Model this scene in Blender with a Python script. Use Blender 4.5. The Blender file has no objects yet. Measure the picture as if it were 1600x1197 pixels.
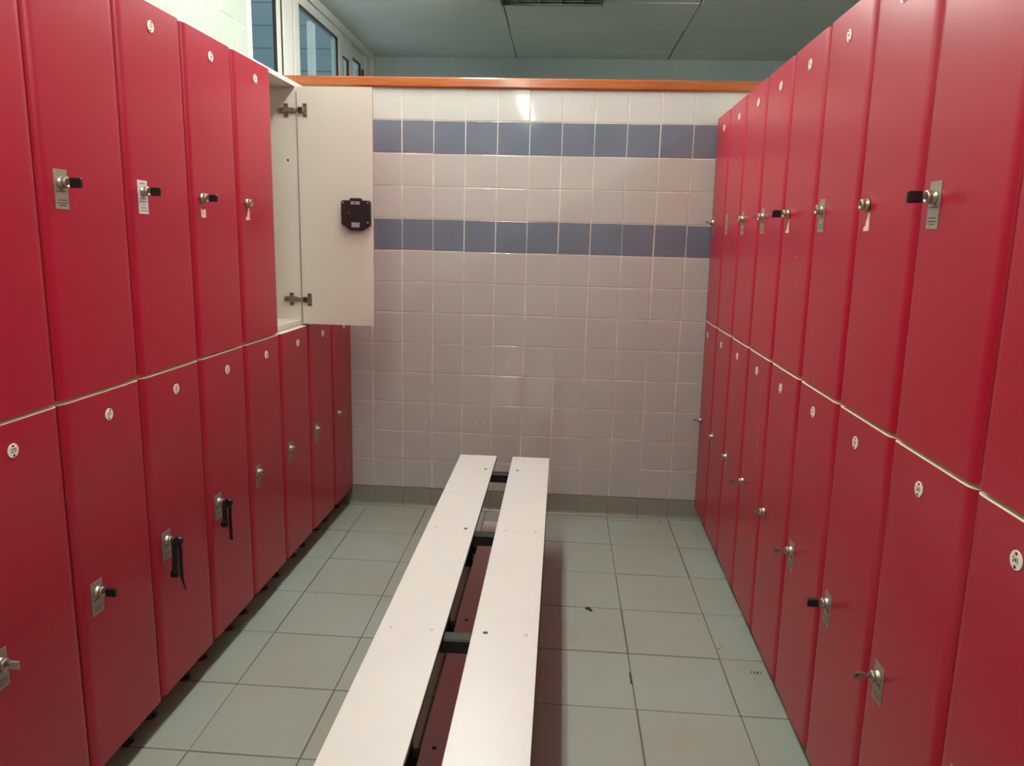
import bpy, math, random
from math import sin, cos, pi, radians, atan2, sqrt
from mathutils import Vector, Matrix, Euler

random.seed(7)
SC = bpy.context.scene
COL = SC.collection

# ------------------------------------------------------------------ camera, world, exposure
W_PX, H_PX = 1600, 1197
F_PX = 1158.5
YAW, PITCH, ROLL = 0.0624, -0.1945, -0.0262
CAM = Vector((0.7724, -3.5963, 1.3803))
rot = (Matrix.Rotation(YAW, 3, 'Z') @ Matrix.Rotation(PITCH, 3, 'X') @ Matrix.Rotation(ROLL, 3, 'Y'))
right, fwd, up = rot.col[0], rot.col[1], rot.col[2]
cam_d = bpy.data.cameras.new('camera')
cam_d.sensor_fit = 'HORIZONTAL'
cam_d.sensor_width = 36.0
cam_d.lens = F_PX / W_PX * 36.0
cam_d.clip_start = 0.02
cam_o = bpy.data.objects.new('camera', cam_d)
m = Matrix((right, up, -fwd)).transposed().to_4x4()
m.translation = CAM
cam_o.matrix_world = m
COL.objects.link(cam_o)
SC.camera = cam_o

world = bpy.data.worlds.new('world')
world.use_nodes = True
bg = world.node_tree.nodes['Background']
bg.inputs[0].default_value = (0.44, 0.50, 0.51, 1)
bg.inputs[1].default_value = 3.0
SC.world = world

SC.view_settings.view_transform = 'Standard'
SC.view_settings.look = 'None'
SC.view_settings.exposure = 0.05
SC.view_settings.gamma = 1.0
SC.view_settings.use_curve_mapping = False
SC.cycles.use_denoising = True
SC.cycles.max_bounces = 10
SC.cycles.diffuse_bounces = 6
SC.cycles.glossy_bounces = 6
SC.cycles.sample_clamp_indirect = 4.0
SC.cycles.caustics_reflective = False

STRIP_L = 81.0        # radiance of the fluorescent strips above the aisle
STRIP_COL = (0.96, 1.0, 0.93)
BEYOND_L = 120.0       # strip beyond the partition

# ------------------------------------------------------------------ materials
def srgb(r, g, b):
    f = lambda c: (c/255/12.92) if c/255 <= .04045 else ((c/255+.055)/1.055)**2.4
    return (f(r), f(g), f(b), 1)

def mat(name, col, rough=.5, metal=0., noise=0., nscale=8., bump=0., bscale=200., coat=0., spec=.5, alt=None):
    m = bpy.data.materials.new(name); m.use_nodes = True
    nt = m.node_tree; N, L = nt.nodes, nt.links
    p = N['Principled BSDF']
    p.inputs['Base Color'].default_value = col
    p.inputs['Roughness'].default_value = rough
    p.inputs['Metallic'].default_value = metal
    p.inputs['Specular IOR Level'].default_value = spec
    p.inputs['Coat Weight'].default_value = coat
    p.inputs['Coat Roughness'].default_value = .08
    tc = N.new('ShaderNodeTexCoord')
    if noise or alt:
        n = N.new('ShaderNodeTexNoise'); n.inputs['Scale'].default_value = nscale; n.inputs['Detail'].default_value = 4
        L.new(tc.outputs['Object'], n.inputs['Vector'])
        mx = N.new('ShaderNodeMix'); mx.data_type = 'RGBA'
        c2 = alt if alt else tuple(c*(1-noise) for c in col[:3])+(1,)
        mx.inputs['A'].default_value = col; mx.inputs['B'].default_value = c2
        mr = N.new('ShaderNodeMapRange'); mr.inputs['From Min'].default_value = .35; mr.inputs['From Max'].default_value = .65
        L.new(n.outputs['Fac'], mr.inputs['Value']); L.new(mr.outputs['Result'], mx.inputs['Factor'])
        L.new(mx.outputs['Result'], p.inputs['Base Color'])
    if bump:
        n2 = N.new('ShaderNodeTexNoise'); n2.inputs['Scale'].default_value = bscale; n2.inputs['Detail'].default_value = 2
        L.new(tc.outputs['Object'], n2.inputs['Vector'])
        b = N.new('ShaderNodeBump'); b.inputs['Strength'].default_value = bump; b.inputs['Distance'].default_value = .001
        L.new(n2.outputs['Fac'], b.inputs['Height']); L.new(b.outputs['Normal'], p.inputs['Normal'])
    return m

def emit(name, col, s):
    m = bpy.data.materials.new(name); m.use_nodes = True
    nt = m.node_tree; p = nt.nodes['Principled BSDF']
    p.inputs['Base Color'].default_value = (.8, .8, .8, 1)
    p.inputs['Emission Color'].default_value = (*col, 1)
    p.inputs['Emission Strength'].default_value = s
    return m

def glass(name, tint):
    m = bpy.data.materials.new(name); m.use_nodes = True
    nt = m.node_tree; N, L = nt.nodes, nt.links
    N.remove(N['Principled BSDF'])
    t = N.new('ShaderNodeBsdfTransparent'); t.inputs[0].default_value = tint
    g = N.new('ShaderNodeBsdfGlossy'); g.inputs['Roughness'].default_value = .02
    f = N.new('ShaderNodeFresnel'); f.inputs[0].default_value = 1.5
    # one refractive index seen from either face of the pane
    ge = N.new('ShaderNodeNewGeometry'); ma = N.new('ShaderNodeMath'); ma.operation = 'MULTIPLY_ADD'
    ma.inputs[1].default_value = 1/1.5-1.5; ma.inputs[2].default_value = 1.5
    L.new(ge.outputs['Backfacing'], ma.inputs[0]); L.new(ma.outputs[0], f.inputs[0])
    mx = N.new('ShaderNodeMixShader')
    L.new(f.outputs[0], mx.inputs[0]); L.new(t.outputs[0], mx.inputs[1]); L.new(g.outputs[0], mx.inputs[2])
    L.new(mx.outputs[0], N['Material Output'].inputs[0])
    return m

RED = mat('red_laminate', (0.335, 0.0065, 0.026, 1), .38, noise=.06, nscale=2.5, bump=.03, bscale=900, spec=.36, coat=.25)
RED.node_tree.nodes['Principled BSDF'].inputs['Coat Roughness'].default_value = .22
WHITE_LAM = mat('white_melamine', srgb(216, 208, 197), .42, noise=.03, nscale=5)
EDGE_WHITE = mat('white_edge_band', srgb(238, 226, 208), .5, noise=.03)
TAGW = mat('white_plastic_tag', srgb(240, 230, 222), .35, noise=.04, nscale=60)
INK = mat('black_ink', (0.012, 0.012, 0.014, 1), .5, noise=.2)
STEEL = mat('brushed_steel', srgb(178, 168, 152), .36, .85, noise=.15, nscale=60)
PLATE = mat('aluminium_plate', srgb(158, 149, 136), .5, .45, noise=.12, nscale=90)
STICK = mat('pale_sticker', srgb(214, 200, 202), .6, noise=.08, nscale=80)
RESID = mat('glue_residue', srgb(205, 160, 135), .7, alt=srgb(225, 205, 180), nscale=300)
DARKP = mat('black_plastic', (0.012, 0.011, 0.012, 1), .33, noise=.2, nscale=40)
BRONZE = mat('dark_bronze_hinge', srgb(150, 132, 114), .42, .75, noise=.25, nscale=80)
RUBBER = mat('black_rubber_strap', (0.010, 0.010, 0.011, 1), .55, noise=.2, nscale=40)
BLACKM = mat('black_painted_steel', (0.012, 0.012, 0.012, 1), .48, noise=.4, nscale=120, bump=.1, spec=.25)
GREYP = mat('grey_clear_plastic', srgb(150, 146, 144), .3, noise=.15, nscale=60)
HPL = mat('white_bench_laminate', srgb(226, 225, 219), .33, noise=.025, nscale=6, bump=.03, bscale=500)
HPLCORE = mat('dark_laminate_core', (0.035, 0.028, 0.025, 1), .5, noise=.2)
TILE_W = mat('pale_glazed_tile', srgb(188, 184, 178), .06, noise=.05, nscale=3, coat=.0, spec=.55)
TILE_T = mat('lit_top_tile', srgb(201, 198, 193), .06, noise=.04, nscale=3, spec=.55)  # wall tile with lightened colour, standing in for stronger lamp light up there
TILE_F = mat('grey_green_wall_tile', srgb(178, 190, 188), .2, noise=.05, nscale=3)
TILE_U = mat('white_glazed_tile', srgb(178, 188, 178), .12, noise=.03, nscale=3)
TILE_B = mat('blue_glazed_tile', srgb(112, 118, 130), .07, alt=srgb(104, 111, 125), nscale=4, spec=.55)
GROUT = mat('white_grout', srgb(238, 228, 218), .7, alt=srgb(205, 190, 178), nscale=9)
FTILE = mat('grey_green_floor_tile', srgb(157, 167, 157), .40, alt=srgb(156, 156, 143), nscale=2.2, bump=.05, bscale=350, spec=.45)
FGROUT = mat('dark_floor_grout', srgb(106, 98, 86), .85, noise=.3, nscale=6)
COVE = mat('cove_tile', srgb(140, 138, 124), .35, noise=.1, nscale=4)
WOOD = None
CEIL = mat('mineral_ceiling_board', srgb(205, 208, 203), .8, noise=.06, nscale=2, bump=.15, bscale=500)
CEILGAP = mat('ceiling_grid_bar', srgb(95, 97, 93), .6, noise=.08)
ALU = mat('white_painted_aluminium', srgb(205, 203, 196), .4, noise=.05)
GASKET = mat('black_gasket', (0.01, 0.01, 0.01, 1), .6, noise=.2)
PAINT = mat('wall_paint', srgb(200, 200, 192), .7, noise=.04)
SIDING = mat('blue_grey_siding', srgb(112, 128, 134), .6, noise=.08, nscale=2)
GLASS = glass('window_glass', (0.80, 0.88, 0.90, 1))
LAMPM = emit('fluorescent_diffuser', STRIP_COL, STRIP_L)
LAMPC = emit('fluorescent_tube_weaker', STRIP_COL, STRIP_L*.68)  # emission turned down so light on the tiled wall falls off more
LAMPB = emit('fluorescent_diffuser_dim', STRIP_COL, BEYOND_L)
LAMPH = mat('white_lamp_housing', srgb(215, 215, 210), .45, noise=.03)
LOUVRE = mat('dull_louvre', srgb(96, 104, 96), .5, .4, noise=.15)
DIRT = mat('dark_debris', (0.02, 0.018, 0.015, 1), .8, noise=.3)
THREAD = mat('pale_thread', srgb(215, 215, 205), .7, noise=.1)

def wood():
    m = bpy.data.materials.new('varnished_wood'); m.use_nodes = True
    nt = m.node_tree; N, L = nt.nodes, nt.links; p = N['Principled BSDF']
    tc = N.new('ShaderNodeTexCoord'); mp = N.new('ShaderNodeMapping'); mp.inputs['Scale'].default_value = (1.2, 30, 30)
    n = N.new('ShaderNodeTexNoise'); n.inputs['Scale'].default_value = 3; n.inputs['Detail'].default_value = 6; n.inputs['Distortion'].default_value = 1.2
    r = N.new('ShaderNodeValToRGB')
    r.color_ramp.elements[0].position = .3; r.color_ramp.elements[0].color = srgb(140, 68, 26)
    r.color_ramp.elements[1].position = .7; r.color_ramp.elements[1].color = srgb(178, 96, 46)
    L.new(tc.outputs['Object'], mp.inputs[0]); L.new(mp.outputs[0], n.inputs['Vector']); L.new(n.outputs['Fac'], r.inputs[0])
    L.new(r.outputs[0], p.inputs['Base Color'])
    p.inputs['Roughness'].default_value = .25
    p.inputs['Coat Weight'].default_value = .4; p.inputs['Coat Roughness'].default_value = .12
    return m
WOOD = wood()

# ------------------------------------------------------------------ mesh helpers
class MB:
    def __init__(s): s.v = []; s.f = []; s.m = []; s.sm = []
    def add(s, vs, fs, mi=0, smooth=False):
        b = len(s.v); s.v += [tuple(x) for x in vs]
        for f in fs:
            s.f.append([b+i for i in f]); s.m.append(mi); s.sm.append(smooth)
        return s
    def box(s, x0, x1, y0, y1, z0, z1, mi=0, bev=0.):
        if bev <= 0:
            vs = [(x, y, z) for x in (x0, x1) for y in (y0, y1) for z in (z0, z1)]
            return s.add(vs, [(0,1,3,2),(4,6,7,5),(0,4,5,1),(2,3,7,6),(0,2,6,4),(1,5,7,3)], mi)
        # chamfered box: 24 vertices
        b = bev; vs = []; idx = {}
        for ix, (xo, xs) in enumerate(((x0, 1), (x1, -1))):
            for iy, (yo, ys) in enumerate(((y0, 1), (y1, -1))):
                for iz, (zo, zs) in enumerate(((z0, 1), (z1, -1))):
                    for a in range(3):
                        idx[(ix,iy,iz,a)] = len(vs)
                        vs.append((xo+(0 if a == 0 else xs*b), yo+(0 if a == 1 else ys*b), zo+(0 if a == 2 else zs*b)))
        fs = []
        for ix in (0,1):
            q = [idx[(ix,0,0,0)], idx[(ix,1,0,0)], idx[(ix,1,1,0)], idx[(ix,0,1,0)]]; fs.append(q if ix else q[::-1])
        for iy in (0,1):
            q = [idx[(0,iy,0,1)], idx[(1,iy,0,1)], idx[(1,iy,1,1)], idx[(0,iy,1,1)]]; fs.append(q[::-1] if iy else q)
        for iz in (0,1):
            q = [idx[(0,0,iz,2)], idx[(1,0,iz,2)], idx[(1,1,iz,2)], idx[(0,1,iz,2)]]; fs.append(q if iz else q[::-1])
        for ix in (0,1):
            for iy in (0,1):
                q = [idx[(ix,iy,0,0)], idx[(ix,iy,0,1)], idx[(ix,iy,1,1)], idx[(ix,iy,1,0)]]; fs.append(q)
            for iz in (0,1):
                q = [idx[(ix,0,iz,0)], idx[(ix,0,iz,2)], idx[(ix,1,iz,2)], idx[(ix,1,iz,0)]]; fs.append(q)
        for iy in (0,1):
            for iz in (0,1):
                q = [idx[(0,iy,iz,1)], idx[(0,iy,iz,2)], idx[(1,iy,iz,2)], idx[(1,iy,iz,1)]]; fs.append(q)
        for k in idx:
            if k[3] == 0: fs.append([idx[k[:3]+(0,)], idx[k[:3]+(1,)], idx[k[:3]+(2,)]])
        return s.add(vs, fs, mi)
    def lathe(s, prof, c=(0,0,0), axis='y', n=20, mi=0, smooth=True, cap=True):
        """prof: list of (radius, height along the axis)"""
        vs = []
        for r, h in prof:
            for k in range(n):
                a = 2*pi*k/n; p, q = r*cos(a), r*sin(a)
                if axis == 'y': v = (c[0]+p, c[1]+h, c[2]+q)
                elif axis == 'z': v = (c[0]+p, c[1]+q, c[2]+h)
                else: v = (c[0]+h, c[1]+p, c[2]+q)
                vs.append(v)
        fs = []
        for i in range(len(prof)-1):
            for k in range(n):
                k2 = (k+1) % n; fs.append((i*n+k, i*n+k2, (i+1)*n+k2, (i+1)*n+k))
        s.add(vs, fs, mi, smooth)
        if cap:
            b = len(s.v)-len(vs)
            s.f.append([b+k for k in range(n)][::-1]); s.m.append(mi); s.sm.append(False)
            s.f.append([b+(len(prof)-1)*n+k for k in range(n)]); s.m.append(mi); s.sm.append(False)
        return s
    def strap(s, pts, w, t, wdir=(1,0,0), mi=0, w_end=None):
        """ribbon of rectangular section following pts"""
        wd = Vector(wdir); n = len(pts); P = [Vector(p) for p in pts]; vs = []
        for i, p in enumerate(P):
            d = (P[min(i+1, n-1)]-P[max(i-1, 0)]).normalized(); o = d.cross(wd).normalized()
            ww = w if w_end is None else w+(w_end-w)*i/(n-1)
            a, b = wd*ww/2, o*t/2
            vs += [p-a-b, p+a-b, p+a+b, p-a+b]
        fs = []
        for i in range(n-1):
            for k in range(4):
                k2 = (k+1) % 4; fs.append((i*4+k, i*4+k2, i*4+4+k2, i*4+4+k))
        fs += [(0,3,2,1), tuple((n-1)*4+k for k in range(4))]
        return s.add(vs, fs, mi, False)
    def mesh(s, name, mats):
        me = bpy.data.meshes.new(name)
        me.from_pydata(s.v, [], s.f)
        for m in mats: me.materials.append(m)
        me.polygons.foreach_set('material_index', s.m)
        me.polygons.foreach_set('use_smooth', s.sm)
        me.update()
        import bmesh
        bm = bmesh.new(); bm.from_mesh(me); bmesh.ops.recalc_face_normals(bm, faces=bm.faces); bm.to_mesh(me); bm.free()
        return me

def obj(name, me, parent=None, loc=(0,0,0), rz=0, label=None):
    o = bpy.data.objects.new(name, me); COL.objects.link(o)
    if parent is not None: o.parent = parent
    o.location = loc
    if rz: o.rotation_euler = (0, 0, rz)
    if label: o['label'] = label
    return o
def thing(name, label, cat, loc=(0,0,0), eul=(0,0,0), group=None, me=None):
    o = bpy.data.objects.new(name, me); COL.objects.link(o)
    o.location = loc; o.rotation_euler = eul
    o['label'] = label; o['category'] = cat
    if group: o['group'] = group
    return o
def struct(name, me, parent=None, loc=(0,0,0)):
    o = obj(name, me, parent, loc)
    if parent is None: o['kind'] = 'structure'
    return o

def tile_field(mb, origin, ux, uy, nrm, cols, rows, gap, bev, depth, mats_of, tilt=.0, back=0):
    """cols, rows: lists of boundaries along ux and uy. Bevelled tile faces standing proud of a grout plane."""
    o, ux, uy, nrm = Vector(origin), Vector(ux), Vector(uy), Vector(nrm)
    a0, a1, b0, b1 = cols[0], cols[-1], rows[0], rows[-1]
    mb.add([o+ux*a+uy*b-nrm*0.0008 for a, b in ((a0,b0),(a1,b0),(a1,b1),(a0,b1))], [(0,1,2,3)], back)
    for i in range(len(cols)-1):
        for j in range(len(rows)-1):
            c0, c1, r0, r1 = cols[i]+gap/2, cols[i+1]-gap/2, rows[j]+gap/2, rows[j+1]-gap/2
            jx, jy = random.uniform(-.25, .25)*gap, random.uniform(-.25, .25)*gap
            c0 += jx; c1 += jx; r0 += jy; r1 += jy
            tx, ty = random.gauss(0, tilt), random.gauss(0, tilt)
            mx, my = (c0+c1)/2, (r0+r1)/2
            vs = []
            for ins, d in ((0, -.001), (0, depth*.35), (bev*.4, depth*.8), (bev, depth)):
                for a, b in ((c0+ins, r0+ins), (c1-ins, r0+ins), (c1-ins, r1-ins), (c0+ins, r1-ins)):
                    h = d+((a-mx)*tx+(b-my)*ty if d > 0 else 0)
                    vs.append(o+ux*a+uy*b+nrm*h)
            fs = [(12,13,14,15)]
            for L in range(3):
                for k in range(4):
                    k2 = (k+1) % 4; fs.append((L*4+k, L*4+k2, L*4+4+k2, L*4+4+k))
            mb.add(vs, fs, mats_of(i, j))

# ------------------------------------------------------------------ setting
CEIL_Z = 2.80
XW_L, XW_R, Y_FAR, Y_NEAR = -0.81, 3.40, 2.76, -6.6
ZS = 0.104
# floor
P = .3070
cols = [-0.1815+P*k for k in range(-3, 13)]
ys = [-.0514-.3064*k for k in range(0, 22)][::-1]
mb = MB()
tile_field(mb, (0,0,0), (1,0,0), (0,1,0), (0,0,1), cols, ys, .0042, .0016, .0014, lambda i, j: 0, .0012, 1)
tile_field(mb, (0,0,0), (1,0,0), (0,1,0), (0,0,1), cols, [-.0514, -.0145], .0042, .0012, .0014, lambda i, j: 0, 0, 1)
mb.box(-1.2, 3.6, -7.0, 3.0, -.1, -.002, 1)
mb.box(-1.1, 3.5, .15, 2.9, -.002, 0.0, 0)
mb.box(-1.1, 3.5, -6.9, ys[0], -.002, 0.0, 0)
struct('floor', mb.mesh('floor', [FTILE, FGROUT]))

# back partition, tiled, with coved skirting and a wooden capping rail
mb = MB()
wc = [0.15*k for k in range(-6, 21)]
wr = [ZS+.15*k for k in range(13)] + [2.054]
def wm(i, j):
    if j in (11, 8): return 1
    return 2 if j == 12 else 0
tile_field(mb, (0,0,0), (1,0,0), (0,0,1), (0,-1,0), wc, wr, .0042, .0024, .0009, wm, .0016, 3)
mb.box(-.9, 3.0, .0015, .14, 0, 2.054, 4)
wb = struct('wall_back', mb.mesh('wall_back', [TILE_W, TILE_B, TILE_T, GROUT, PAINT]))
mb = MB()
prof = [(-.0140, .0005), (-.0138, .003)] + [(-.0138+.0120*sin(a), .003+.022*(1-cos(a))) for a in [pi/2*k/6 for k in range(1, 7)]] + [(-.0017, ZS-.002)]
xs = [-.9+.15*k for k in range(27)]
for k in range(26):
    x0, x1 = xs[k]+.001, xs[k+1]-.001
    vs = [(x, p[0], p[1]) for x in (x0, x1) for p in prof]; n = len(prof)
    mb.add(vs, [(i, i+1, n+i+1, n+i) for i in range(n-1)], 0, True)
mb.add([(-.9, -.001, 0), (3., -.001, 0), (3., -.001, ZS), (-.9, -.001, ZS)], [(0,1,2,3)], 1)
struct('baseboard_back', mb.mesh('baseboard_back', [COVE, FGROUT]))
mb = MB(); mb.box(-.9, 3.0, -.020, .160, 2.047, 2.091, 0, .005)
struct('trim_1', mb.mesh('trim_1', [WOOD]))
# small chips in the glaze of one tile row
mb = MB()
for cx, cz in ((.118, .455), (.27, .462), (.375, .462), (.415, .46), (.565, .463)):
    for _ in range(3):
        x, z, w, h = cx+random.uniform(-.004, .004), cz+random.uniform(-.006, .006), random.uniform(.002, .006), random.uniform(.002, .005)
        mb.box(x-w/2, x+w/2, -.0026, -.0015, z-h/2, z+h/2)
struct('glaze_chips', mb.mesh('glaze_chips', [GROUT]), wb)

# left wall: white tiles behind the lockers up to the window band
mb = MB()
lc = [0.205-.155*k for k in range(0, 26)][::-1]
lr = [1.75+.15*k for k in range(7)]+[2.80]
tile_field(mb, (XW_L, 0, 0), (0,1,0), (0,0,1), (1,0,0), lc, lr, .0032, .0022, .0016, lambda i, j: 0, .002, 1)
mb.box(XW_L-.12, XW_L-.001, Y_NEAR, lc[-1], 0, 2.8, 2)
mb.box(XW_L-.12, XW_L-.001, lc[-1], Y_FAR, 0, 1.95, 2)
struct('wall_left', mb.mesh('wall_left', [TILE_U, GROUT, TILE_U]))
mb = MB()
mb.box(XW_R, XW_R+.1, Y_NEAR, Y_FAR, 0, 2.8, 0)
struct('wall_right', mb.mesh('wall_right', [TILE_W]))
mb = MB()
tile_field(mb, (0, Y_FAR, 0), (1,0,0), (0,0,1), (0,-1,0), [XW_L+.15*k for k in range(29)], [1.6+.2*k for k in range(7)], .003, .002, .0015, lambda i, j: 0, .001, 1)
mb.box(XW_L-.2, XW_R+.1, Y_FAR+.001, Y_FAR+.1, 0, 2.8, 0)
struct('wall_far', mb.mesh('wall_far', [TILE_F, TILE_F]))
mb = MB(); mb.box(XW_L-.2, XW_R+.1, Y_NEAR-.1, Y_NEAR, 0, 2.8)
struct('wall_near', mb.mesh('wall_near', [PAINT]))
# ceiling of suspended boards, 1.2 x 0.6
mb = MB()
cc = [.345-1.205*k for k in range(1, -1, -1)]+[1.55, 2.755, 3.6]
cc[0] = -.86
cr = [2.76]+[2.51-.6*k for k in range(0, 16)]; cr = cr[::-1]
tile_field(mb, (0, 0, CEIL_Z), (1,0,0), (0,1,0), (0,0,-1), cc, cr, .008, .003, .004, lambda i, j: 0, .002, 1)
mb.box(XW_L-.2, XW_R+.1, Y_NEAR-.1, Y_FAR+.1, CEIL_Z+.001, CEIL_Z+.05, 1)
struct('ceiling', mb.mesh('ceiling', [CEIL, CEILGAP]))

# window band on the left, beyond the partition
XG = XW_L-.03
def win(name, y0, y1, z0, z1, sashes, depth=.05):
    """sashes: (y0,y1,top,x_offset)"""
    fr = MB()
    fr.box(XG-.03, XG+.035, y0, y1, z1, CEIL_Z, 0, .002)
    fr.box(XG-.03, XG+.035, y0, y1, z0-.05, z0, 0, .002)
    w = struct(name, fr.mesh(name, [ALU]))
    for (a, b, top, dx, st) in sashes:
        s = MB()
        x0, x1 = XG+dx, XG+dx+.028
        s.box(x0, x1, a, a+st, z0, top, 0, .002); s.box(x0, x1, b-st, b, z0, top, 0, .002)
        s.box(x0, x1, a+st, b-st, top-.055, top, 0, .002); s.box(x0, x1, a+st, b-st, z0, z0+.05, 0, .002)
        s.box(x0+.006, x1-.004, a+st, a+st+.006, z0+.05, top-.055, 1); s.box(x0+.006, x1-.004, b-st-.009, b-st, z0+.05, top-.055, 1)
        s.box(x0+.006, x1-.004, a+st, b-st, top-.061, top-.055, 1)
        so = obj('sash', s.mesh('sash', [ALU, GASKET]), w)
        g = MB(); g.box(x0+.011, x0+.016, a+st+.004, b-st-.004, z0+.048, top-.058)
        obj('pane', g.mesh('pane', [GLASS]), so)
    return w
win('window_1', .205, .80, 2.0, 2.76, [(.215, .665, 2.745, .0, .055)])
win('window_2', .80, 2.70, 2.0, 2.745, [(.865, 1.81, 2.735, .004, .085), (1.70, 2.13, 2.66, -.012, .085), (2.07, 2.52, 2.72, -.032, .08)])
mb = MB()
mb.box(XG-.02, XG+.036, .685, .725, 2.0, 2.80, 0, .003); mb.box(XG-.02, XG+.030, .735, .80, 2.0, 2.80, 0, .004); mb.box(XG-.02, XG+.022, .80, .862, 2.0, 2.80, 0, .003)
mb.box(XG-.02, XG+.028, .668, .684, 2.0, 2.80, 1)
mb.box(XG-.04, XG+.014, 1.815, 2.13, 2.655, 2.80, 0, .003); mb.box(XG-.05, XG-.006, 2.13, 2.52, 2.715, 2.80, 0, .003); mb.box(XG-.05, XG+.010, 2.52, 2.66, 2.0, 2.80, 0, .003); mb.box(XG-.02, XG+.036, 2.665, 2.755, 2.0, 2.80, 0, .003)
struct('trim_2', mb.mesh('trim_2', [ALU, GASKET]))
mb = MB(); mb.box(XG-.005, XG+.012, 2.435, 2.465, 2.50, 2.63, 0, .004); mb.box(XG+.010, XG+.024, 2.440, 2.460, 2.52, 2.56, 0, .004)
o = struct('window_handle', mb.mesh('window_handle', [DARKP]), bpy.data.objects['window_2'])
# what stands outside those windows: a sided outer wall with a pale post, under the open sky
mb = MB()
for k in range(36):
    z0 = .5+.345*k
    mb.box(-14.0, -.98, 9.0, 9.06, z0+.003, z0+.342, 0, .008)
mb.box(-14.0, -.98, 9.05, 9.10, .3, 13.0, 1)
struct('wall_outside', mb.mesh('wall_outside', [SIDING, GASKET]))
mb = MB(); mb.box(-2.09, -2.035, 4.86, 5.00, 0, 3.62, 0, .01); struct('trim_3', mb.mesh('trim_3', [ALU]))

# ------------------------------------------------------------------ lamps
def ceiling_strip(yc, ln, lab, lm, x=.31):
    t = thing('ceiling_light', lab, 'ceiling light', (x, yc, CEIL_Z), (0,0,0), 'fluorescent strips above the bench')
    b = MB(); b.box(-.075, .075, -ln/2, ln/2, -.05, 0, 0, .006)
    obj('housing', b.mesh('housing', [LAMPH]), t)
    for sx in (-.045, .045):
        d = MB(); d.lathe([(.010, -ln/2+.03), (.016, -ln/2+.035), (.016, ln/2-.035), (.010, ln/2-.03)], c=(sx, 0, -.078), axis='y', n=14)
        tb = obj('fluorescent_tube', d.mesh('fluorescent_tube', [lm]), t)
    for sy in (-1, 1):
        e = MB(); e.box(-.068, .068, sy*(ln/2-.015)-.014, sy*(ln/2-.015)+.014, -.10, -.0495, 0, .004); obj('end_cap', e.mesh('end_cap', [LAMPH]), t)
ceiling_strip(-.92, 1.5, 'white fluorescent strip light on ceiling nearest the tiled partition', LAMPM)
ceiling_strip(-2.92, 1.5, 'white fluorescent strip light on ceiling above the middle of the bench', LAMPC)
ceiling_strip(-4.75, 1.5, 'white fluorescent strip light on ceiling furthest from the tiled partition', LAMPC)
ceiling_strip(-2.2, 1.5, 'added unseen white strip light over the next aisle behind the right lockers', LAMPC, 2.75)  # unseen strip, added to lift the ambient light around the bench
ceiling_strip(.40, .9, 'dim white fluorescent strip light on ceiling just beyond the tiled partition', LAMPB)
t = thing('ceiling_panel_light', 'unlit grey louvred square light on ceiling beyond the partition', 'ceiling light', (.65, 1.0, CEIL_Z))
b = MB(); b.box(-.31, .31, -.30, -.285, -.028, 0); b.box(-.31, .31, .285, .30, -.028, 0); b.box(-.31, -.295, -.285, .285, -.028, 0); b.box(.295, .31, -.285, .285, -.028, 0); b.box(-.295, .295, -.285, .285, -.004, 0)
obj('frame', b.mesh('frame', [LOUVRE]), t)
b = MB()
for k in range(9): b.box(-.294, .294, -.25+.06*k, -.247+.06*k, -.024, -.005)
for k in range(4): b.box(-.2+.13*k, -.197+.13*k, -.284, .284, -.0245, -.005)
obj('louvre', b.mesh('louvre', [LOUVRE]), t)

# ------------------------------------------------------------------ lockers
TW = .019
def door_mesh(w, h, name):
    g = .0023; a_, b_ = .025, .0125
    pr = [(g, -TW)]
    pr += [(g+a_-a_*cos(a), -b_+b_*sin(a)) for a in [pi/2*k/9 for k in range(10)]]
    pr += [(w-g-a_+a_*sin(a), -b_+b_*cos(a)) for a in [pi/2*k/9 for k in range(10)]]
    pr += [(w-g, -TW)]
    n = len(pr); m = MB()
    vs = [(x, y, z) for z in (0, h) for x, y in pr]
    for i in range(n):
        j = (i+1) % n
        m.add([(pr[i][0], pr[i][1], 0), (pr[j][0], pr[j][1], 0), (pr[j][0], pr[j][1], h), (pr[i][0], pr[i][1], h)], [(0,1,2,3)], 1 if i == n-1 else 0, i != n-1)
    m.add([(x, y, h) for x, y in pr], [tuple(range(n))], 2); m.add([(x, y, 0) for x, y in pr], [tuple(range(n))[::-1]], 2)
    me = m.mesh(name, [RED, WHITE_LAM, EDGE_WHITE])
    import bmesh
    bm = bmesh.new(); bm.from_mesh(me); bmesh.ops.remove_doubles(bm, verts=bm.verts, dist=1e-6); bmesh.ops.recalc_face_normals(bm, faces=bm.faces)
    for e in bm.edges:
        if len(e.link_faces) == 2 and e.calc_face_angle(0) > radians(30): e.smooth = False
    bm.to_mesh(me); bm.free()
    return me
def carcass_mesh(w, h, z0, d=.475, t=.016):
    m = MB(); y1 = -TW-.0015; y0 = -d
    m.box(0.0003, t, y0, y1, z0, z0+h); m.box(w-t, w-.0003, y0, y1, z0, z0+h)
    m.box(t, w-t, y0, y1, z0, z0+t); m.box(t, w-t, y0, y1, z0+h-t, z0+h)
    m.box(t, w-t, y0, y0+.006, z0+t, z0+h-t)
    return m.mesh('carcass', [WHITE_LAM])

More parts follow.
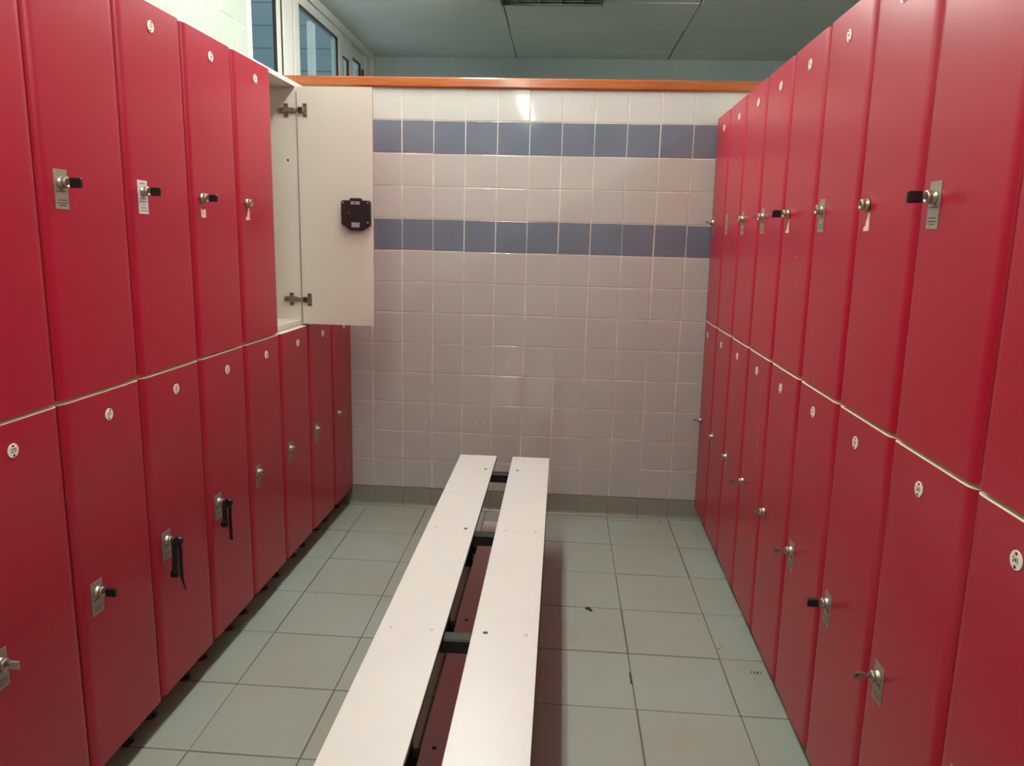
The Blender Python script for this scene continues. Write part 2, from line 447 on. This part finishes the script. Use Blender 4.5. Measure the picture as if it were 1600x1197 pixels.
# shared hardware
def plate_mesh(kind):
    m = MB(); w = .0215
    m.box(-w, w, .0001, .0009, -.055, .027, 0, .0003)
    def bar(x0, x1, z, h=.0026): m.box(x0, x1, .0009, .00105, z, z+h, 1)
    r = random.Random(3)
    rows = [(-.0185, .017)] + [(-.037, .014), (-.043, .016), (-.048, .010)] if kind == 'alu' else [(.0185, .011), (-.019, .016), (-.026, .017), (-.033, .005), (-.041, .012), (-.048, .017)]
    for z, hw in rows:
        x = -hw
        while x < hw:
            l = r.uniform(.0015, .004); bar(x, min(x+l, hw), z, .0020); x += l+.0009
    return m.mesh('lock_plate', [PLATE if kind == 'alu' else STICK, INK])
PLATE_ALU, PLATE_STK = plate_mesh('alu'), plate_mesh('stk')
def residue_mesh(seed, small=False):
    r = random.Random(seed); m = MB()
    if small: pts = [(-.019+.001, -.055), (.008, -.056), (.010, -.030), (-.002, -.034), (-.018, -.031)]
    else:
        pts = [(-.018, -.055), (.014, -.056), (.012, -.048), (.004, -.045), (-.002, -.030), (-.008, -.018), (-.016, -.016)]
    n = len(pts)
    m.add([(x, .0008, z) for x, z in pts]+[(x, .0001, z) for x, z in pts], [tuple(range(n))]+[(i, (i+1) % n, n+(i+1) % n, n+i) for i in range(n)], 0)
    return m.mesh('sticker_residue', [RESID])
RES_A, RES_B = residue_mesh(5, True), residue_mesh(9)
def specks_mesh(seed, n=12):
    r = random.Random(seed); m = MB()
    for _ in range(n):
        x, z, s_ = r.uniform(-.019, .018), r.choice((r.uniform(.016, .03), r.uniform(-.05, -.016))), r.uniform(.0005, .0016)
        m.box(x-s_, x+s_, .0001, .0006, z-s_*.6, z+s_*.6, 0)
    return m.mesh('glue_specks', [RESID])
SPECKS = specks_mesh(11)
m = MB()
m.lathe([(.0132, .0009), (.0132, .0028), (.0120, .0034), (.0120, .0085), (.0113, .0092), (.0120, .0099), (.0120, .0150), (.0108, .0168), (.0066, .0168), (.0062, .0148)], n=24)
m.box(-.0007, .0007, .0150, .0155, -.004, .004, 1)
CYL = m.mesh('lock_cylinder', [STEEL, INK])
m = MB(); m.lathe([(.0065, .0009), (.0065, .0012)], n=20); HOLE = m.mesh('lock_hole', [INK])
m = MB()
m.box(.018-.016, .018+.0, -.0, .002, -.03, .03) if False else None
# foot
m = MB(); m.lathe([(.019, 0), (.020, .004), (.018, .010), (.012, .016), (.012, .060), (.017, .070), (.026, .082), (.026, .1012)], axis='z', n=18); FOOT = m.mesh('foot', [DARKP])

def text_geo(txt, size):
    c = bpy.data.curves.new('t', 'FONT'); c.body = txt; c.size = size; c.align_x = 'CENTER'; c.align_y = 'CENTER'; c.offset = size*.030
    o = bpy.data.objects.new('t', c); me = bpy.data.meshes.new_from_object(o)
    v = [tuple(p.co) for p in me.vertices]; f = [tuple(p.vertices) for p in me.polygons]
    bpy.data.objects.remove(o); bpy.data.curves.remove(c); bpy.data.meshes.remove(me)
    return v, f
def tag_mesh(txt, rotz):
    m = MB(); R_ = .0144
    m.lathe([(R_-.0008, .0), (R_, .0006), (R_, .0016), (R_-.0007, .0022)], n=28, mi=0, smooth=False)
    ca, sa = cos(rotz), sin(rotz)
    for sx in (1, -1):
        m.lathe([(.0027, .0021), (.0027, .0026), (.0016, .0030)], c=(sa*.0098*sx, 0, ca*.0098*sx), n=12, mi=1)
    v, f = text_geo(txt, .0098)
    # text plane: local x of the door runs to the reader's left, so mirror x
    m.add([(-(x*ca+y*sa*.0), .00235, y*1.15-x*sa*.35) for x, y, z in v], [q[::-1] for q in f], 1)
    return m.mesh('number_tag', [TAGW, INK])

def scratch_mesh(seed, n, w, h):
    r = random.Random(seed); m = MB()
    for _ in range(n):
        t = r.random(); x = (t-.5)*w*.5+r.gauss(0, w*.13); z = (t-.5)*h; s = r.uniform(.0003, .0013); l = r.uniform(.001, .005)
        m.box(x-s/2, x+s/2, .0001, .0003, z-l/2, z+l/2)
    return m.mesh('scratch_marks', [RESID])

# keys -------------------------------------------------------------
def key_parts(t, kind):
    """key whose shaft starts in the cylinder face at the origin and points along +y"""
    b = MB(); b.box(-.0011, .0011, -.0016, .010, -.0038, .0038, 0, .0003)
    if kind == 'metal':
        b.box(-.0011, .0011, .010, .034, -.0075, .0075, 0, .0006)
        obj('blade', b.mesh('blade', [STEEL]), t)
        c = MB(); c.lathe([(.0024, -.0013), (.0024, .0013)], c=(0, .026, .001), axis='x', n=12); obj('key_hole', c.mesh('key_hole', [INK]), t); return
    if kind == 'metal_small':
        b.box(-.0011, .0011, .008, .019, -.0055, .0055, 0, .0006); obj('blade', b.mesh('blade', [STEEL]), t); return
    obj('blade', b.mesh('blade', [STEEL]), t)
    if kind == 'clear':
        c = MB(); c.box(-.003, .003, .006, .026, -.009, .009, 0, .002); obj('key_head', c.mesh('key_head', [GREYP]), t); return
    if kind == 'black':
        c = MB(); c.box(-.0048, .0048, .005, .031, -.0105, .0105, 0, .0022); c.box(-.0052, .0052, .022, .0235, -.0085, .0085, 0, .0004)
        obj('key_head', c.mesh('key_head', [DARKP]), t); return
    if kind.startswith('strap'):
        c = MB(); c.lathe([(.010, -.0065), (.0135, -.005), (.0135, .005), (.010, .0065)], c=(0, .018, -.001), axis='x', n=20)
        c.box(-.006, .006, .002, .014, -.007, .006, 0, .002)
        obj('key_head', c.mesh('key_head', [DARKP]), t)
        s = MB(); Y_ = (0, 1, 0)
        if kind == 'strap_a':
            s.strap([(.004, .010, .006), (.0065, .010, -.002), (.0065, .009, -.02), (.006, .008, -.05), (.006, .006, -.085), (.006, .005, -.100)], .016, .0024, Y_)
            s.strap([(-.003, .019, -.004), (-.004, .0195, -.03), (-.004, .0185, -.07), (-.003, .0190, -.105)], .011, .0022, Y_)
            s.strap([(-.003, .019, -.105), (-.005, .022, -.125), (-.009, .026, -.150)], .010, .0018, Y_, w_end=.002)
            bz = -.094; bx = .006; by = .004
        else:
            s.strap([(.004, .008, .006), (.0065, .007, -.006), (.006, .006, -.03), (.006, .006, -.064)], .016, .0024, Y_)
            s.strap([(-.003, .019, -.006), (-.005, .0185, -.03), (-.004, .018, -.06), (-.004, .0185, -.09), (-.004, .019, -.126)], .012, .0024, (.35, .94, 0))
            bz = -.070; bx = .005; by = .003
        obj('wristband', s.mesh('wristband', [RUBBER]), t)
        k = MB(); k.box(bx-.006, bx+.006, by-.010, by+.010, bz-.010, bz+.010, 0, .002)
        for q in range(3): k.box(bx+.006, bx+.007, by-.008, by+.008, bz-.006+.005*q, bz-.004+.005*q, 0)
        obj('buckle', k.mesh('buckle', [DARKP]), t, label='ribbed black buckle')

rows_cfg = {
 'L': dict(a=-.2557, b=-.0144, c=0.0, y0=.001, p=.3025, zb=.1023, zs=1.0073, zt=1.9298, top=1.946),
 'R': dict(a=1.4611, b=-.0157, c=-.0145, y0=.0242, p=.3036, zb=.0985, zs=1.0195, zt=1.9239, top=1.926),
}
ORD = ['the back wall end', 'second', 'third', 'fourth', 'fifth', 'sixth', 'seventh', 'eighth', 'ninth', 'tenth']
def ordw(i): return 'at the back wall end' if i == 0 else ORD[i]+' from the back wall'

LOCKS = {  # (row, tier, column): (plate, lock, key)
 ('L','lo'): [(None,'cyl','metal_small'), ('alu','cyl',None), ('alu','cyl','metal_small'), ('alu','cyl','metal_small'), ('alu','cyl','strap_b'), ('alu','cyl','strap_a'), ('alu','cyl','black'), ('alu','cyl','clear')],
 ('L','up'): [('alu','cyl',None), ('alu','cyl',None), (None,'cyl',None), ('resb','cyl',None), ('resa','cyl','black'), ('stk','cyl','black'), ('alu','cyl','black'), ('alu','cyl',None)],
 ('R','lo'): [(None,'cyl','metal_small'), ('alu','cyl','metal_small'), ('alu','cyl',None), (None,'cyl','metal'), ('resa2','cyl','metal_small'), ('alu','cyl','metal'), ('alu','cyl','black'), ('alu','cyl','metal'), ('alu','cyl',None)],
 ('R','up'): [('alu','cyl','metal_small'), ('alu','hole',None), ('alu','cyl','metal_small'), ('alu','cyl','metal_small'), ('resb','cyl','black'), ('alu','cyl',None), ('resb','cyl',None), ('alu','cyl','black'), ('alu','cyl',None)],
}
DESC = {  # what each one shows, for the labels
 ('L','lo'): ['small key without a plate', 'bare lock on steel plate', 'below the open one', 'small key in plated lock', 'bunched wristband key', 'long dangling wristband key', 'black key in plated lock', 'tag numbered 273'],
 ('L','up'): ['closed behind the open door', 'closed behind the open door', 'standing open and empty', 'torn residue under bare lock', 'tape square under black key', 'pale sticker behind black key', 'metal plate behind black key', 'cut off by picture edge'],
 ('R','lo'): ['small key without a plate', 'small key on long plate', 'bare lock on dull plate', 'long key and scuffed paint', 'small key, no plate', 'metal key in plated lock', 'black key in plated lock', 'metal key, tall plate', 'tag numbered 241'],
 ('R','up'): ['thin key in plated lock', 'empty dark hole in plate', 'thin key in plated lock', 'thin key in plated lock', 'black key, torn residue', 'bare lock on pale plate', 'torn patch, bare lock', 'black key, tall pale plate', 'cut off by picture edge'],
}
up_tag_u = {('R','up'): [.211,.513,.820,1.107,1.40,1.694,1.988], ('R','lo'): [.125,.447,.762,1.074,1.37,1.68,1.976,2.284,2.584], ('L','up'): [None,None,None,1.044,1.354,1.668], ('L','lo'): [.127,.431,.731,1.039,1.344,1.654,1.957,2.264]}

DM, CM = {}, {}
for R_ in 'LR':
    q = rows_cfg[R_]; q['w'] = q['p']*sqrt(1+q['b']**2)
    DM[R_,'lo'] = door_mesh(q['w'], q['zs']-.007-q['zb'], 'door'); DM[R_,'up'] = door_mesh(q['w'], q['zt']-q['zs']-.002, 'door')
    CM[R_,'lo'] = carcass_mesh(q['w'], q['zs']-.0012-q['zb'], q['zb']); CM[R_,'up'] = carcass_mesh(q['w'], q['top']-q['zs']-.0012, .0012)
m = MB(); m.lathe([(.0045, 0), (.0045, .0003)], axis='x', n=16); PEG = m.mesh('peg_hole', [INK])

def place(R_, i, tier):
    q = rows_cfg[R_]; b, c = q['b'], q['c']
    if R_ == 'L': s = q['y0']+i*q['p']; ang = atan2(-1, b)
    else: s = q['y0']+(i+1)*q['p']; ang = atan2(1, -b)
    base = Vector((q['a']+b*s-c, -s, 0))
    eul = Euler((c if R_ == 'R' else 0, 0, ang))
    M = eul.to_matrix()
    z = 0 if tier == 'lo' else q['zs']
    return base+M @ Vector((0, 0, z)), eul, M

def key_word(k): return {'black': 'black-headed key', 'metal': 'flat metal key', 'metal_small': 'small metal key', 'clear': 'translucent-headed key', 'strap_a': 'black wristband key with long loose end', 'strap_b': 'black wristband key with bunched buckle'}[k]
side = {'L': 'left', 'R': 'right'}; tw = {'lo': 'lower', 'up': 'upper'}
num0 = {('L','lo'): 259, ('L','up'): 260, ('R','lo'): 257, ('R','up'): 258}

def build_locker(R_, i, tier, open_=False):
    q = rows_cfg[R_]; loc, eul, M = place(R_, i, tier); w = q['w']
    plate, lock, key = LOCKS[R_, tier][i]
    lab = f"red {tw[tier]} locker {ordw(i)}, {side[R_]} row, {DESC[R_, tier][i]}"
    lab = ' '.join(lab.split())
    if len(lab.split()) > 16: print('LONG', lab)
    t = thing('locker', lab, 'locker', loc, eul, f"{tw[tier]} lockers of the {side[R_]} row")
    obj('carcass', CM[R_, tier], t, label='white melamine box' if open_ else None)
    dz = q['zb'] if tier == 'lo' else .002
    d = obj('door', DM[R_, tier], t, (0, 0, dz))
    if open_:
        d.location = (.003, -.015, dz); d.rotation_euler = (0, 0, radians(90)); d['label'] = 'open door, white inside'
    zc = (.5405 if tier == 'lo' else 1.468)-(0 if tier == 'lo' else q['zs'])-dz
    uc = w-.064
    if plate == 'alu': obj('lock_plate', PLATE_ALU, d, (uc, 0, zc))
    elif plate == 'stk': obj('lock_plate', PLATE_STK, d, (uc, 0, zc), label='pale printed sticker around the lock')
    elif plate in ('resa', 'resb', 'resa2'):
        if plate != 'resa2': obj('sticker_residue', RES_A if plate == 'resa' else RES_B, d, (uc, 0, zc))
        sp = obj('glue_specks', SPECKS, d, (uc, 0, zc)); sp['kind'] = 'stuff'
    if lock == 'cyl': obj('lock', CYL, d, (uc, 0, zc))
    else: obj('lock_hole', HOLE, d, (uc, 0, zc), label='dark round hole where a lock is missing')
    # number tag
    hs = (q['zs']-.0035) if tier == 'lo' else q['zt']
    ztag = ((.944 if R_ == 'L' else .956) if tier == 'lo' else (1.874 if R_ == 'L' else 1.862)-q['zs'])-dz
    lst = up_tag_u[R_, tier]; sc = lst[i] if i < len(lst) and lst[i] else q['y0']+(i+.5)*q['p']
    ut = (sc-(q['y0']+i*q['p'])) if R_ == 'L' else (q['y0']+(i+1)*q['p']-sc)
    num = num0[R_, tier]+(2*i if R_ == 'L' else -2*i)
    obj('number_tag', tag_mesh(str(num), random.uniform(-.35, .35)), d, (ut, 0, ztag))
    if tier == 'lo':
        for fu in (.058, w-.055):
            for fv in (-.050, -.40): obj('foot', FOOT, t, (fu, fv-.030, 0))
    if open_:
        # black lock box screwed to the inside of the door, hinges, peg hole
        b = MB(); x0, x1, z0, z1 = .176, .293, -.080, .037
        cx = (x0+x1)/2
        prof = [(x0, z0+.026), (x0+.036, z0), (x1-.036, z0), (x1, z0+.022), (x1, z1-.006), (x1-.006, z1), (x0+.006, z1), (x0, z1-.006)]
        n = len(prof); Y = -TW
        for (ins, ya, yb) in ((0, Y-.0003, Y-.020), (.0035, Y-.020, Y-.024)):
            P0 = [(cx+(x-cx)*(1-ins/.06), z) for x, z in prof]
            b.add([(x, ya, z) for x, z in P0]+[(x, yb, z) for x, z in P0], [tuple(range(n)), tuple(range(n, 2*n))[::-1]]+[(k, (k+1) % n, n+(k+1) % n, n+k) for k in range(n)], 0)
        b.box(cx-.023, cx+.023, Y-.026, Y-.002, z1-.001, z1+.009, 0, .003)
        b.box(cx-.034, cx+.028, Y-.0252, Y-.024, z0+.045, z0+.070, 0, .0005)
        for sx, sz in ((x0+.009, z1-.009), (x1-.009, z1-.009), (x1-.009, z0+.033)):
            b.lathe([(.0035, Y-.024), (.0035, Y-.0255)], c=(sx, 0, sz), n=12, mi=1)
        b.lathe([(.0022, Y-.0252), (.0022, Y-.0262)], c=(cx-.026, 0, z1-.048), n=10, mi=1)
        bx = obj('lock_box', b.mesh('lock_box', [DARKP, GREYP]), t, label='black plastic lock housing on the inside of the door')
        b = MB(); b.box(cx-.018, cx+.018, Y-.0268, Y-.0245, z1-.016, z1-.004, 0, .0004); b.box(cx-.004, cx+.004, Y-.0272, Y-.0268, z1-.012, z1-.008, 1)
        bx.location = d.location+Vector((0, 0, zc)); bx.rotation_euler = d.rotation_euler
        obj('maker_label', b.mesh('maker_label', [GREYP, INK]), bx, label='pale printed strip at the top of the housing')
        b = MB(); b.box(cx-.016, cx+.016, Y-.0256, Y-.0240, z0+.013, z0+.032, 0, .0004)
        obj('grey_pad', b.mesh('grey_pad', [GREYP]), bx)
        for zz in (1.842, 1.108):
            h = MB(); zl = zz-q['zs']-dz; u0 = .033
            h.box(u0-.009, u0+.009, -TW-.0022, -TW, -.026, .026, 0, .001)
            h.lathe([(.0115, 0), (.0115, .004), (.009, .006)], c=(u0-.012, -TW-.0075, 0), axis='y', n=18)
            h.box(u0-.026, u0-.004, -TW-.011, -TW-.002, -.012, .012, 0, .003)
            for s_ in (-1, 1): h.lathe([(.0032, -TW-.0022), (.0032, -TW-.0030)], c=(u0, 0, .019*s_), n=10, mi=1)
            h.box(u0-.024, u0-.006, -TW-.0116, -TW-.0108, -.0095, .0095, 1)
            obj('hinge_cup', h.mesh('hinge_cup', [BRONZE, INK]), d, (0, 0, zl))
            h = MB(); x = .0162
            h.box(x, x+.0035, -.068, -.050, -.026, .026, 0, .001); h.box(x, x+.0035, -.086, -.036, -.011, .011, 0, .001)
            h.box(x+.0035, x+.010, -.090, -.020, -.0085, .0085, 0, .002)
            h.box(x+.004, x+.009, -.022, .001, -.007, .007, 0, .002)
            for s_ in (-1, 1): h.lathe([(.003, x+.0035), (.003, x+.0044)], c=(0, -.059, .019*s_), axis='x', n=10, mi=1)
            h.lathe([(.0035, x+.010), (.0035, x+.0108)], c=(0, -.075, 0), axis='x', n=10, mi=1)
            obj('hinge_arm', h.mesh('hinge_arm', [BRONZE, INK]), t, (0, 0, zz-q['zs']))
        obj('peg_hole', PEG, t, (.0161, -.058, 1.655-q['zs']))
    if (R_, tier, i) == ('R', 'up', 4): obj('scratch_marks', scratch_mesh(4, 26, .05, .10), d, (.11, 0, .28), label='pale scuffs below the lock')
    if (R_, tier, i) == ('R', 'lo', 3): obj('scratch_marks', scratch_mesh(8, 60, .10, .17), d, (.085, 0, .63), label='pale speckled scuffs')
    if key and not open_:
        kp = loc+M @ Vector((uc, .0168, zc+dz))
        kw = key_word(key)
        e2 = eul.copy()
        if key in ('metal', 'metal_small') and (i % 2): pass
        kt = thing('locker_key', f"{kw} in {tw[tier]} {side[R_]} locker {ordw(i)}", 'key', kp, e2, 'keys left in locker locks')
        key_parts(kt, key)

for R_, n in (('L', 8), ('R', 9)):
    for tier in ('lo', 'up'):
        for i in range(n):
            build_locker(R_, i, tier, (R_, tier, i) == ('L', 'up', 2))
# the rows run on past the camera
for R_, n in (('L', 8), ('R', 9)):
    q = rows_cfg[R_]
    LOCKS[R_,'lo'] += [('alu','cyl',None)]*5; LOCKS[R_,'up'] += [('alu','cyl',None)]*5
    for k in range(n, 12):
        DESC[R_,'lo'].append('plated lock'); DESC[R_,'up'].append('plated lock')
    ORD += ['eleventh', 'twelfth']
    for tier in ('lo', 'up'):
        for i in range(n, 12): build_locker(R_, i, tier)

# ------------------------------------------------------------------ bench
bench = thing('bench', 'long white two-plank bench on black steel frames along the aisle', 'bench', (0, 0, 0))
ZB = .430; TB = .013
fr_y = [-.651-.646*k for k in range(6)]
y_far, y_end = -.456, -(.456+.195*2+.646*5)
def plank(x0, x1, z1, name, nears, label=None, far=y_far):
    m = MB(); m.box(x0, x1, y_end, far, z1-TB, z1-.0015, 1); m.box(x0+.0004, x1-.0004, y_end+.0004, far-.0004, z1-.0020, z1, 0, .0006)
    p = obj(name, m.mesh(name, [HPL, HPLCORE]), bench, label=label)
    return p
def screw_mesh(dark, r=.0062):
    m = MB(); m.lathe([(r, 0), (r, .0006), (r*.75, .0013), (r*.4, .0013)], axis='z', n=18, mi=0)
    m.lathe([(r*.38, .0013), (r*.38, .0015)], axis='z', n=8, mi=1)
    return m.mesh('screw', [BLACKM, STEEL] if dark else [HPL, GREYP])
SD, SL = screw_mesh(True), screw_mesh(False, .0050)
pl = plank(.3565, .5185, ZB, 'seat_plank', 0); pr_ = plank(.5875, .7495, ZB, 'seat_plank', 0)
lo = plank(.4620, .6360, .100, 'foot_plank', 0, 'low plank between the legs', far=-.397)
dark = {(0,'b'),(0,'c'),(1,'b'),(2,'c'),(3,'b'),(4,'c'),(5,'b')}
for k, y in enumerate(fr_y):
    for nm, x, par in (('a', .387, pl), ('b', .488, pl), ('c', .620, pr_), ('d', .720, pr_)):
        dk = (k, nm) in dark
        obj('screw', SD if dk else SL, par, (x, y, ZB), label='dark countersunk screw' if dk else None)
    for x in (.505, .612): obj('screw', SD, lo, (x-.01, y+.003, .100))
m = MB(); m.box(.375, .732, -.020, .020, 0, .038, 0, .004); XB = m.mesh('crossbar', [BLACKM])
m = MB(); m.box(.44, .67, -.018, .018, 0, .030, 0, .003); XL = m.mesh('foot_bar', [BLACKM])
m = MB(); m.box(-.018, .018, -.018, .018, .006, ZB-TB-.0381, 0, .003); m.box(-.023, .023, -.023, .023, 0, .012, 0, .004); LEG = m.mesh('leg', [BLACKM])
for y in fr_y:
    obj('crossbar', XB, bench, (0, y, ZB-TB-.0382)); obj('foot_bar', XL, bench, (0, y, .100-TB-.0302))
    for x in (.421, .688): obj('leg', LEG, bench, (x, y, 0))

# ------------------------------------------------------------------ litter on the floor
ZF = .0016
def flat_poly(pts, h, z0=ZF):
    n = len(pts); m = MB()
    m.add([(x, y, z0) for x, y in pts]+[(x, y, z0+h) for x, y in pts], [tuple(range(n))[::-1], tuple(range(n, 2*n))]+[(k, (k+1) % n, n+(k+1) % n, n+k) for k in range(n)])
    return m
m = MB(); pts = []
for k in range(15):
    t = k/14; pts.append((.835+.065*t+.004*sin(9*t), -1.235+.075*t**2.2, ZF+.0012))
m.strap(pts, .0016, .0012, (0, 0, 1)); m.strap([(.895, -1.165, ZF+.0015), (.903, -1.148, ZF+.003), (.908, -1.128, ZF+.002)], .002, .0012, (0, 0, 1))
m.strap([(.884, -1.195, ZF+.0012), (.893, -1.180, ZF+.0014), (.899, -1.165, ZF+.0012)], .0035, .0016, (0, 0, 1))
thing('thread', 'thin pale curled thread on grey floor tile right of the bench', 'thread', me=m.mesh('thread', [THREAD]))
m = flat_poly([(.910, -.985), (.918, -.972), (.928, -.980), (.937, -1.0), (.930, -1.003), (.922, -.992)], .004)
thing('debris_flake', 'small dark flake on the floor tile joint right of the bench', 'debris', me=m.mesh('debris_flake', [DIRT]))
m = flat_poly([(1.040, -1.392), (1.0445, -1.392), (1.0448, -1.455), (1.0402, -1.456)], .001, ZF)
thing('debris_sliver', 'thin black sliver lying in a lengthwise floor joint', 'debris', me=m.mesh('debris_sliver', [DIRT]))
m = MB()
m.box(-.030, .030, -.010, .010, 0, .0004, 1)
for k, (x, w, s) in enumerate(((-.016, .003, .3), (-.006, .0045, -.2), (.004, .0055, .15), (.014, .003, .3))):
    m.add([(x-w/2-s*.006, -.007, .0006), (x+w/2-s*.006, -.007, .0006), (x+w/2+s*.006, .007, .0006), (x-w/2+s*.006, .007, .0006)], [(0,1,2,3)], 0)
thing('floor_sticker', 'torn dark-lettered sticker stuck on floor near right lockers', 'sticker', (1.458, -1.348, ZF), (0, 0, -.05), me=m.mesh('floor_sticker', [INK, FTILE]))
for x, y, r, lab in ((1.363, -1.215, .0028, 'tiny black crumb on pale tile near right lockers, left of its pair'), (1.376, -1.198, .0022, 'tiny black crumb on pale tile near right lockers, right of its pair'), (1.308, -.02, .004, 'dark crumb at the foot of the tiled wall, right side')):
    m = MB(); m.lathe([(r*.6, 0), (r, r*.4), (r*.5, r)], axis='z', n=7, smooth=False)
    thing('crumb', lab, 'debris', (x, y-(.02 if y > -.1 else 0), ZF), me=m.mesh('crumb', [DIRT]))
